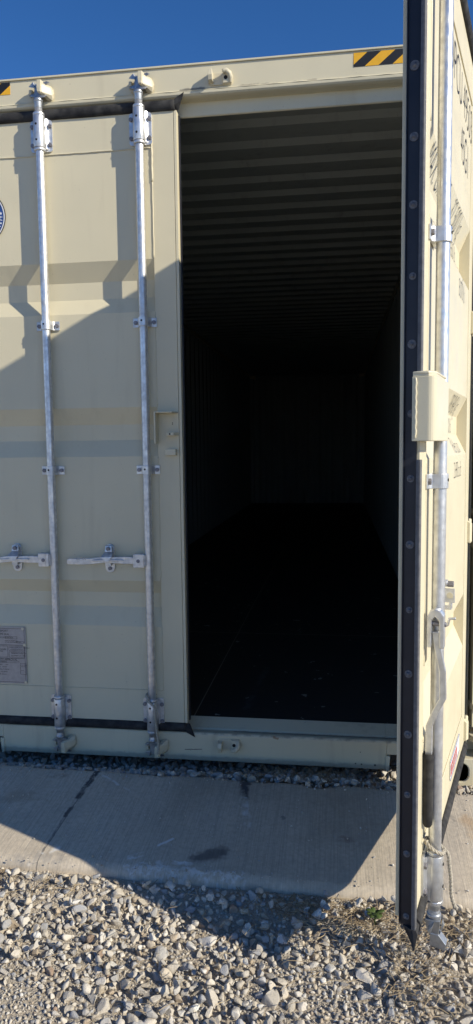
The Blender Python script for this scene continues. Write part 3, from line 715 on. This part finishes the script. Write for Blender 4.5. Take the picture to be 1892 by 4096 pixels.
# ------------------------------------------------------------------ ropes
def rope(name, ctrl, r, label):
    P = [Vector(c) for c in ctrl]; pts = []
    for i in range(len(P)-1):                              # Catmull-Rom
        p0, p1, p2, p3 = P[max(i-1, 0)], P[i], P[i+1], P[min(i+2, len(P)-1)]
        n_ = max(3, int((p2-p1).length/.0022))
        for k in range(n_):
            t = k/n_; pts.append(.5*((2*p1)+(p2-p0)*t+(2*p0-5*p1+4*p2-p3)*t*t+(3*p1-p0-3*p2+p3)*t**3))
    pts.append(P[-1]); mb = MB(); run = 0; frames = []; ref = Vector((.2, .9, .3))
    for i, p in enumerate(pts):
        t = (pts[min(i+1, len(pts)-1)]-pts[max(i-1, 0)]).normalized()
        a = (ref-t*ref.dot(t)).normalized(); ref = a; frames.append((p, a, t.cross(a), run))
        if i+1 < len(pts): run += (pts[i+1]-p).length
    for st in range(3):
        mb.tube([p+(a*math.cos(ph*2*math.pi/.030+st*2.094)+b_*math.sin(ph*2*math.pi/.030+st*2.094))*r*.52 for p, a, b_, ph in frames], r*.56, 6)
    for k in range(26):                                    # loose fibres
        p, a, b_, _ = rnd.choice(frames); q = p+Vector((rnd.uniform(-1, 1), rnd.uniform(-1, 1), rnd.uniform(-1, 1)))*r*1.9
        mb.tube([p, (p+q)/2+a*r*.3, q], .0004, 3)
    return tag(mb.build(name, M_rope), label, 'rope')
bx_ = -.146
loop = [(bx_+.024*math.cos(a), -.028+.026*math.sin(a), .338-.010*math.cos(a*1+.6)) for a in np.linspace(R(60), R(250), 7)]
rope('rope', loop + [(bx_-.014, -.054, .332), (bx_+.004, -.060, .318), (bx_+.020, -.060, .300), (bx_+.018, -.062, .262), (bx_+.022, -.060, .22), (bx_+.026, -.056, .18), (bx_+.030, -.056, .14), (bx_+.028, -.056, .100)], .0052, 'grey twisted rope hanging on the inner rod of the closed left door')
Md = dr.matrix_local
def D(s_, o_, z_): return tuple(Md @ Vector((s_, -o_, z_)))
c0 = (.145, .028)
rope('rope', [D(c0[0]-.004+.024*math.cos(a), c0[1]+.024*math.sin(a), .340+.014*math.cos(a+1.7)) for a in np.linspace(R(60), R(370), 11)] +
     [D(.150, .060, .322), D(.148, .066, .29), D(.150, .070, .25), D(.148, .072, .21), D(.150, .078, .185), D(.152, .086, .172)], .0052, 'frayed pale rope tied round the open door rod above its bottom cam')

# ------------------------------------------------------------------ ground
def g_h(x, y):
    base = -.040
    if y > -.5: base = -.012
    elif y > -1.1: base += .016*(y+1.1)/.3 + .026*max(0, min(1, (y+.93)/.10))
    h = base+.010*noise.noise(Vector((x*1.4, y*1.4, 0)))+.005*noise.noise(Vector((x*6, y*6, 3)))
    return h
def axis_vals(c0, c1, st, far):
    a = list(np.arange(c0, c1+1e-6, st)); up, dn = a[-1], a[0]; s_ = st
    while up < far: s_ *= 1.35; up += s_; a.append(up)
    s_ = st
    while dn > -far: s_ *= 1.35; dn -= s_; a.insert(0, dn)
    return a
xs = axis_vals(-1.6, 2.0, .018, 1500); ys = axis_vals(-2.1, .2, .018, 1500)
verts = [(x, y, (g_h(x, y) if abs(x) < 8 and abs(y) < 14 else -.040)) for y in ys for x in xs]
nx = len(xs); faces = [(j*nx+i, j*nx+i+1, (j+1)*nx+i+1, (j+1)*nx+i) for j in range(len(ys)-1) for i in range(nx-1)]
me = bpy.data.meshes.new('ground'); me.from_pydata(verts, [], faces); me.materials.append(M_dirt)
for p in me.polygons: p.use_smooth = True
ground = bpy.data.objects.new('ground', me); col.objects.link(ground); tag(ground, 'sandy dirt ground', kind='structure')
ground['label'] = 'sandy dirt under the gravel'

# concrete apron strip
def zconc(y): return .036+(-y-.785)*-.0852
def yfar(x): return -.212-.016*x+.012*noise.noise(Vector((x*5, 0, 0)))+.008*noise.noise(Vector((x*28, 4, 0))) - (.022*math.exp(-((x-.56)/.06)**2))
def ynear(x): return -.786-.026*x+.004*noise.noise(Vector((x*7, 9, 0)))+.002*noise.noise(Vector((x*40, 9, 0)))
xv = [-9, -7, -5, -4, -3, -2.5, -2]+list(np.arange(-1.8, 2.2, .012))+[2.5, 3, 4, 5, 7, 9]
bm = bmesh.new(); rows = []
for x in xv:
    yf, yn = yfar(x), ynear(x); r_ = []
    pr_ = [(yf+.006, -.12), (yf+.002, -.012)]+[(yf-.006, -.001)]+[(yf+(yn-yf)*t, .0) for t in np.linspace(.03, .945, 30)]+[(yn+.022, -.002), (yn+.008, -.009), (yn-.002, -.022), (yn-.008, -.12)]
    for k, (yy, zz) in enumerate(pr_):
        dz = .0012*noise.noise(Vector((x*4, yy*4, 0)))+(.002*noise.noise(Vector((x*40, yy*40, 7))) if (k < 3 or k > 31) else 0)
        r_.append(bm.verts.new((x, yy, zz+dz+zconc(yy))))
    rows.append(r_)
for a, b_ in zip(rows, rows[1:]):
    for i in range(len(a)-1):
        f = bm.faces.new((a[i], b_[i], b_[i+1], a[i+1])); f.smooth = True
bmesh.ops.recalc_face_normals(bm, faces=bm.faces[:])
me = bpy.data.meshes.new('concrete_path'); bm.to_mesh(me); bm.free(); me.materials.append(M_conc)
cp = bpy.data.objects.new('concrete_path', me); col.objects.link(cp); tag(cp, kind='structure'); cp['label'] = 'brushed concrete strip in front of the container'

# ------------------------------------------------------------------ gravel
def ico(sub):
    bm = bmesh.new(); bmesh.ops.create_icosphere(bm, subdivisions=sub, radius=1)
    v_ = np.array([p.co[:] for p in bm.verts]); f_ = np.array([[q.index for q in f.verts] for f in bm.faces]); bm.free(); return v_, f_
def rock_set(sub, count):
    v0, f_ = ico(sub); out = []
    for k in range(count):
        v_ = v0.copy()
        for _ in range(npr.randint(7, 13)):
            n_ = npr.normal(size=3); n_ /= np.linalg.norm(n_); d_ = npr.uniform(.30, .74)
            t = v_@n_-d_; v_ -= np.outer(np.maximum(t, 0), n_)
        if sub > 2:
            v_ *= (1+npr.normal(scale=.012, size=(len(v_), 1)))
        v_ *= np.array([1, npr.uniform(.6, .95), npr.uniform(.45, .8)]); v_ /= np.abs(v_).max()
        out.append(v_)
    return out, f_
PAL = np.array([(.66, .59, .48), (.72, .66, .56), (.58, .51, .40), (.46, .455, .45), (.37, .38, .40), (.53, .51, .48), (.63, .52, .36), (.50, .38, .24), (.76, .73, .66), (.40, .25, .15)])
PW = np.array([.23, .17, .17, .09, .06, .08, .10, .04, .05, .01])
def euler_mats(n_, tilt):
    a = npr.uniform(0, 2*np.pi, n_); b_ = npr.normal(scale=tilt, size=n_); c = npr.normal(scale=tilt, size=n_)
    ca, sa, cb, sb, cc, sc = np.cos(a), np.sin(a), np.cos(b_), np.sin(b_), np.cos(c), np.sin(c)
    Rz = np.zeros((n_, 3, 3)); Rz[:, 0, 0] = ca; Rz[:, 0, 1] = -sa; Rz[:, 1, 0] = sa; Rz[:, 1, 1] = ca; Rz[:, 2, 2] = 1
    Rx = np.zeros((n_, 3, 3)); Rx[:, 0, 0] = 1; Rx[:, 1, 1] = cb; Rx[:, 1, 2] = -sb; Rx[:, 2, 1] = sb; Rx[:, 2, 2] = cb
    Ry = np.zeros((n_, 3, 3)); Ry[:, 1, 1] = 1; Ry[:, 0, 0] = cc; Ry[:, 0, 2] = sc; Ry[:, 2, 0] = -sc; Ry[:, 2, 2] = cc
    return Rz@Rx@Ry
V, F, C = [], [], []; voff = 0
def emit(pts, rads, rocks, faces, lift=.35, tilt=.5, dark=1.0):
    global voff
    n_ = len(pts)
    if not n_: return
    Ms = euler_mats(n_, tilt); ci = npr.choice(len(PAL), n_, p=PW); idx = npr.randint(0, len(rocks), n_)
    for i in range(n_):
        r_ = rads[i]; v_ = (rocks[idx[i]]*r_)@Ms[i].T
        v_ = v_+np.array([pts[i][0], pts[i][1], pts[i][2]+r_*lift])
        V.append(v_); F.append(faces+voff); voff += len(v_)
        c_ = PAL[ci[i]]*npr.uniform(.70, 1.08)*dark; c_ = c_*.78+c_.mean()*.24; C.append(np.tile(np.append(np.clip(c_, 0, .8), 1), (len(v_), 1)))
rocksA, fA = rock_set(3, 34); rocksB, fB = rock_set(2, 30); rocksC, fC = rock_set(1, 16)
cell = .03; grid = {}
def free(x, y, r_, k):
    gx, gy = int(math.floor(x/cell)), int(math.floor(y/cell)); m_ = 2
    for i in range(gx-m_, gx+m_+1):
        for j in range(gy-m_, gy+m_+1):
            for (a, b_, c) in grid.get((i, j), ()):
                if (a-x)**2+(b_-y)**2 < ((c+r_)*k)**2: return False
    return True
def put(x, y, r_): grid.setdefault((int(math.floor(x/cell)), int(math.floor(y/cell))), []).append((x, y, r_))
def dirtness(x, y):
    d_ = noise.noise(Vector((x*2.3+5, y*2.3, 1)))*.9+.35*noise.noise(Vector((x*6, y*6, 4)))
    d_ += .75*max(0, min(1, (-1.10-y)/.22))*max(0, min(1, (.10-x)/.30))      # bare sandy patch bottom left
    d_ -= 1.3*max(0, min(1, (y+1.06)/.14))                                  # dense next to the concrete
    return d_
def scatter(n_try, x0, x1, y0, y1, rfun, k, thr, test=None):
    P_, R_ = [], []
    for _ in range(n_try):
        x = rnd.uniform(x0, x1); y = rnd.uniform(y0, y1); r_ = rfun()
        if test and not test(x, y, r_): continue
        if thr is not None and dirtness(x, y) > thr: continue
        if not free(x, y, r_, k): continue
        put(x, y, r_); P_.append((x, y, g_h(x, y))); R_.append(r_)
    return P_, R_
front = lambda x, y, r_: y < ynear(x)-.010-r_*.75
under = lambda x, y, r_: y > yfar(x)+.004+r_*.4
tri = lambda a, b_, c: (lambda: rnd.triangular(a, b_, c))
# foreground, big to small
for n_, ra, k, thr, rk, fk, lift, tilt in ((260, (.021, .032, .023), .80, .35, rocksA, fA, .22, .3), (7000, (.012, .021, .0145), .76, .30, rocksA, fA, .34, .6), (20000, (.006, .012, .008), .72, .60, rocksB, fB, .42, .8), (34000, (.0035, .008, .005), .8, None, rocksB, fB, .40, 1.)):
    P_, R_ = scatter(n_, -1.3, 1.9, -1.95, -.77, tri(*ra), k, thr, front); emit(P_, R_, rk, fk, lift, tilt)
# second layer resting on the first beside the concrete
P_ = []; R_ = []
for _ in range(1000):
    x = rnd.uniform(-1.3, 1.9); y = rnd.uniform(-1.5, -.80); r_ = rnd.triangular(.008, .021, .012)
    if front(x, y, r_) and dirtness(x, y) < .05: P_.append((x, y, g_h(x, y)+.014+rnd.random()*.008)); R_.append(r_)
emit(P_, R_, rocksA, fA, .40, .9)
# sand grains
P_ = [(rnd.uniform(-.9, 1.5), rnd.uniform(-1.7, -.78), 0) for _ in range(22000)]
P_ = [(x, y, g_h(x, y)) for x, y, _ in P_]; emit(P_, [rnd.uniform(.0012, .0034) for _ in P_], rocksC, fC, .3, 1.)
# strip between container and concrete
grid.clear(); _gh = g_h
def g_h(x, y): return _gh(x, y)+.075*max(0, min(1, (-y-.03)/.16))
for n_, ra, k, rk, fk in ((1300, (.014, .026, .018), .72, rocksA, fA), (5000, (.008, .015, .011), .72, rocksB, fB), (9000, (.003, .008, .005), .8, rocksC, fC)):
    P_, R_ = scatter(n_, -2.2, 2.2, -.235, .22, tri(*ra), k, None, under); emit(P_, R_, rk, fk, .55, .6, .9)
P_ = [(x, y, g_h(x, y)+.012) for x, y in [(rnd.uniform(-2.0, 2.0), rnd.uniform(-.195, .03)) for _ in range(1100)]]
emit(P_, [rnd.triangular(.008, .019, .012) for _ in P_], rocksA, fA, .45, .8, .9)
g_h = _gh
slab = [(rnd.uniform(-2, 2), rnd.uniform(-.77, -.23)) for _ in range(420)]
slab += [(rnd.uniform(-2, 2), ynear(0)+abs(rnd.gauss(0, .02))) for _ in range(260)] + [(rnd.uniform(-2, 2), -.225-abs(rnd.gauss(0, .018))) for _ in range(320)]
emit([(x, y, zconc(y)) for x, y in slab], [rnd.triangular(.0010, .0060, .0016) for _ in slab], rocksB, fB, .5, .8)
# coarser gravel all round
grid.clear(); cell = .06
inside = lambda x, y, r_: (y < ynear(x)-.02-r_ or y > yfar(x)+.02) and not (-1.3 < x < 1.9 and -1.95 < y < .22) and not (-1.2 < x < 1.2 and y > 0)
P_, R_ = scatter(15000, -4.5, 5.0, -4.6, 2.5, tri(.011, .036, .018), .75, .5, inside); emit(P_, R_, rocksB, fB, .4, .7)
V = np.concatenate(V).astype(np.float32); F = np.concatenate(F).astype(np.int32); C = np.concatenate(C).astype(np.float32)
me = bpy.data.meshes.new('gravel'); me.vertices.add(len(V)); me.vertices.foreach_set('co', V.ravel())
me.loops.add(F.size); me.loops.foreach_set('vertex_index', F.ravel()); me.polygons.add(len(F))
me.polygons.foreach_set('loop_start', np.arange(0, F.size, 3, dtype=np.int32)); me.polygons.foreach_set('loop_total', np.full(len(F), 3, dtype=np.int32))
me.update(calc_edges=True); at = me.attributes.new('stone_color', 'FLOAT_COLOR', 'POINT'); at.data.foreach_set('color', C.ravel()); me.materials.append(M_stone)
gr = bpy.data.objects.new('gravel', me); col.objects.link(gr); tag(gr, 'loose crushed limestone gravel in front of the concrete', 'gravel', kind='stuff')

# ------------------------------------------------------------------ dry grass and the weed
mb = MB()
def straw(x, y, z, ln, up=.25):
    ln *= .8
    a = rnd.uniform(0, 2*math.pi); d_ = Vector((math.cos(a), math.sin(a), rnd.uniform(-.1, up))).normalized(); s_ = Vector((-d_.y, d_.x, 0))*rnd.uniform(-.5, .5)
    p = Vector((x, y, z)); mb.tube([p, p+d_*ln*.35+s_*ln*.1, p+d_*ln*.7+s_*ln*.32, p+d_*ln+s_*ln*.6-Vector((0, 0, ln*.15))], [.0009, .0011, .0009, .0004], 3, 0, False)
for n_, cx, cy, sx_, sy_, up, z in ((330, .72, -.91, .12, .05, .35, .002), (150, .50, -.86, .12, .03, .3, .002), (240, .86, -1.10, .06, .10, .4, 0), (60, -.50, -.82, .05, .02, .3, .002), (40, -.27, -.86, .06, .02, .3, .002), (330, .55, -.13, .16, .04, .8, .045), (120, .28, -.14, .12, .04, .5, .045), (100, .98, -.90, .06, .04, .3, .0), (90, .35, -1.15, .5, .2, .3, .004), (40, -.1, -1.1, .3, .1, .3, .004)):
    for _ in range(n_):
        x, y = rnd.gauss(cx, sx_), rnd.gauss(cy, sy_)
        if cy > -.2:
            y = min(0, max(y, yfar(x)+.004))
        elif y > ynear(x)-.004: y = ynear(x)-.004-rnd.random()*.02
        straw(x, y, z+rnd.random()*.012, rnd.uniform(.02, .075), up)
tag(mb.build('dry_grass', M_straw, recalc=False), 'dry straw lying among the gravel by the concrete edge', 'dry grass', kind='stuff')
wd_ = empty('weed', (.745, -.895, .0)); tag(wd_, 'small green weed sprouting between the stones by the open door', 'weed')
for k in range(11):
    a = k*2.4; el = .9-.06*k; ln = .022+.012*rnd.random(); wdt = .0075; d_ = Vector((math.cos(a)*math.cos(el), math.sin(a)*math.cos(el), math.sin(el)))
    sd_ = Vector((-math.sin(a), math.cos(a), 0)); up_ = sd_.cross(d_)*-1; base = Vector((0, 0, .008+.002*k)); mb = MB(); rows = []
    for t, w_ in ((0, .15), (.25, .3), (.5, .9), (.75, 1.0), (.92, .6), (1, .1)):
        c = base+d_*ln*t*1.3-Vector((0, 0, 1))*ln*.35*t*t
        rows.append([c-sd_*wdt*w_+up_*.0015*w_, c, c+sd_*wdt*w_+up_*.0015*w_])
    lv = [[mb.bm.verts.new(p) for p in r_] for r_ in rows]
    for p, q in zip(lv, lv[1:]):
        for i in range(2): mb.bm.faces.new((p[i], p[i+1], q[i+1], q[i])).smooth = True
    lf = mb.build('leaf', M_leaf, wd_, recalc=False); sm = lf.modifiers.new('t', 'SOLIDIFY'); sm.thickness = .0006
mb = MB(); mb.tube([(0, 0, -.02), (.001, .001, .0), (0, .002, .016), (.001, 0, .030)], [.0022, .0018, .0014, .0008], 6); mb.build('stem', M_leaf, wd_)
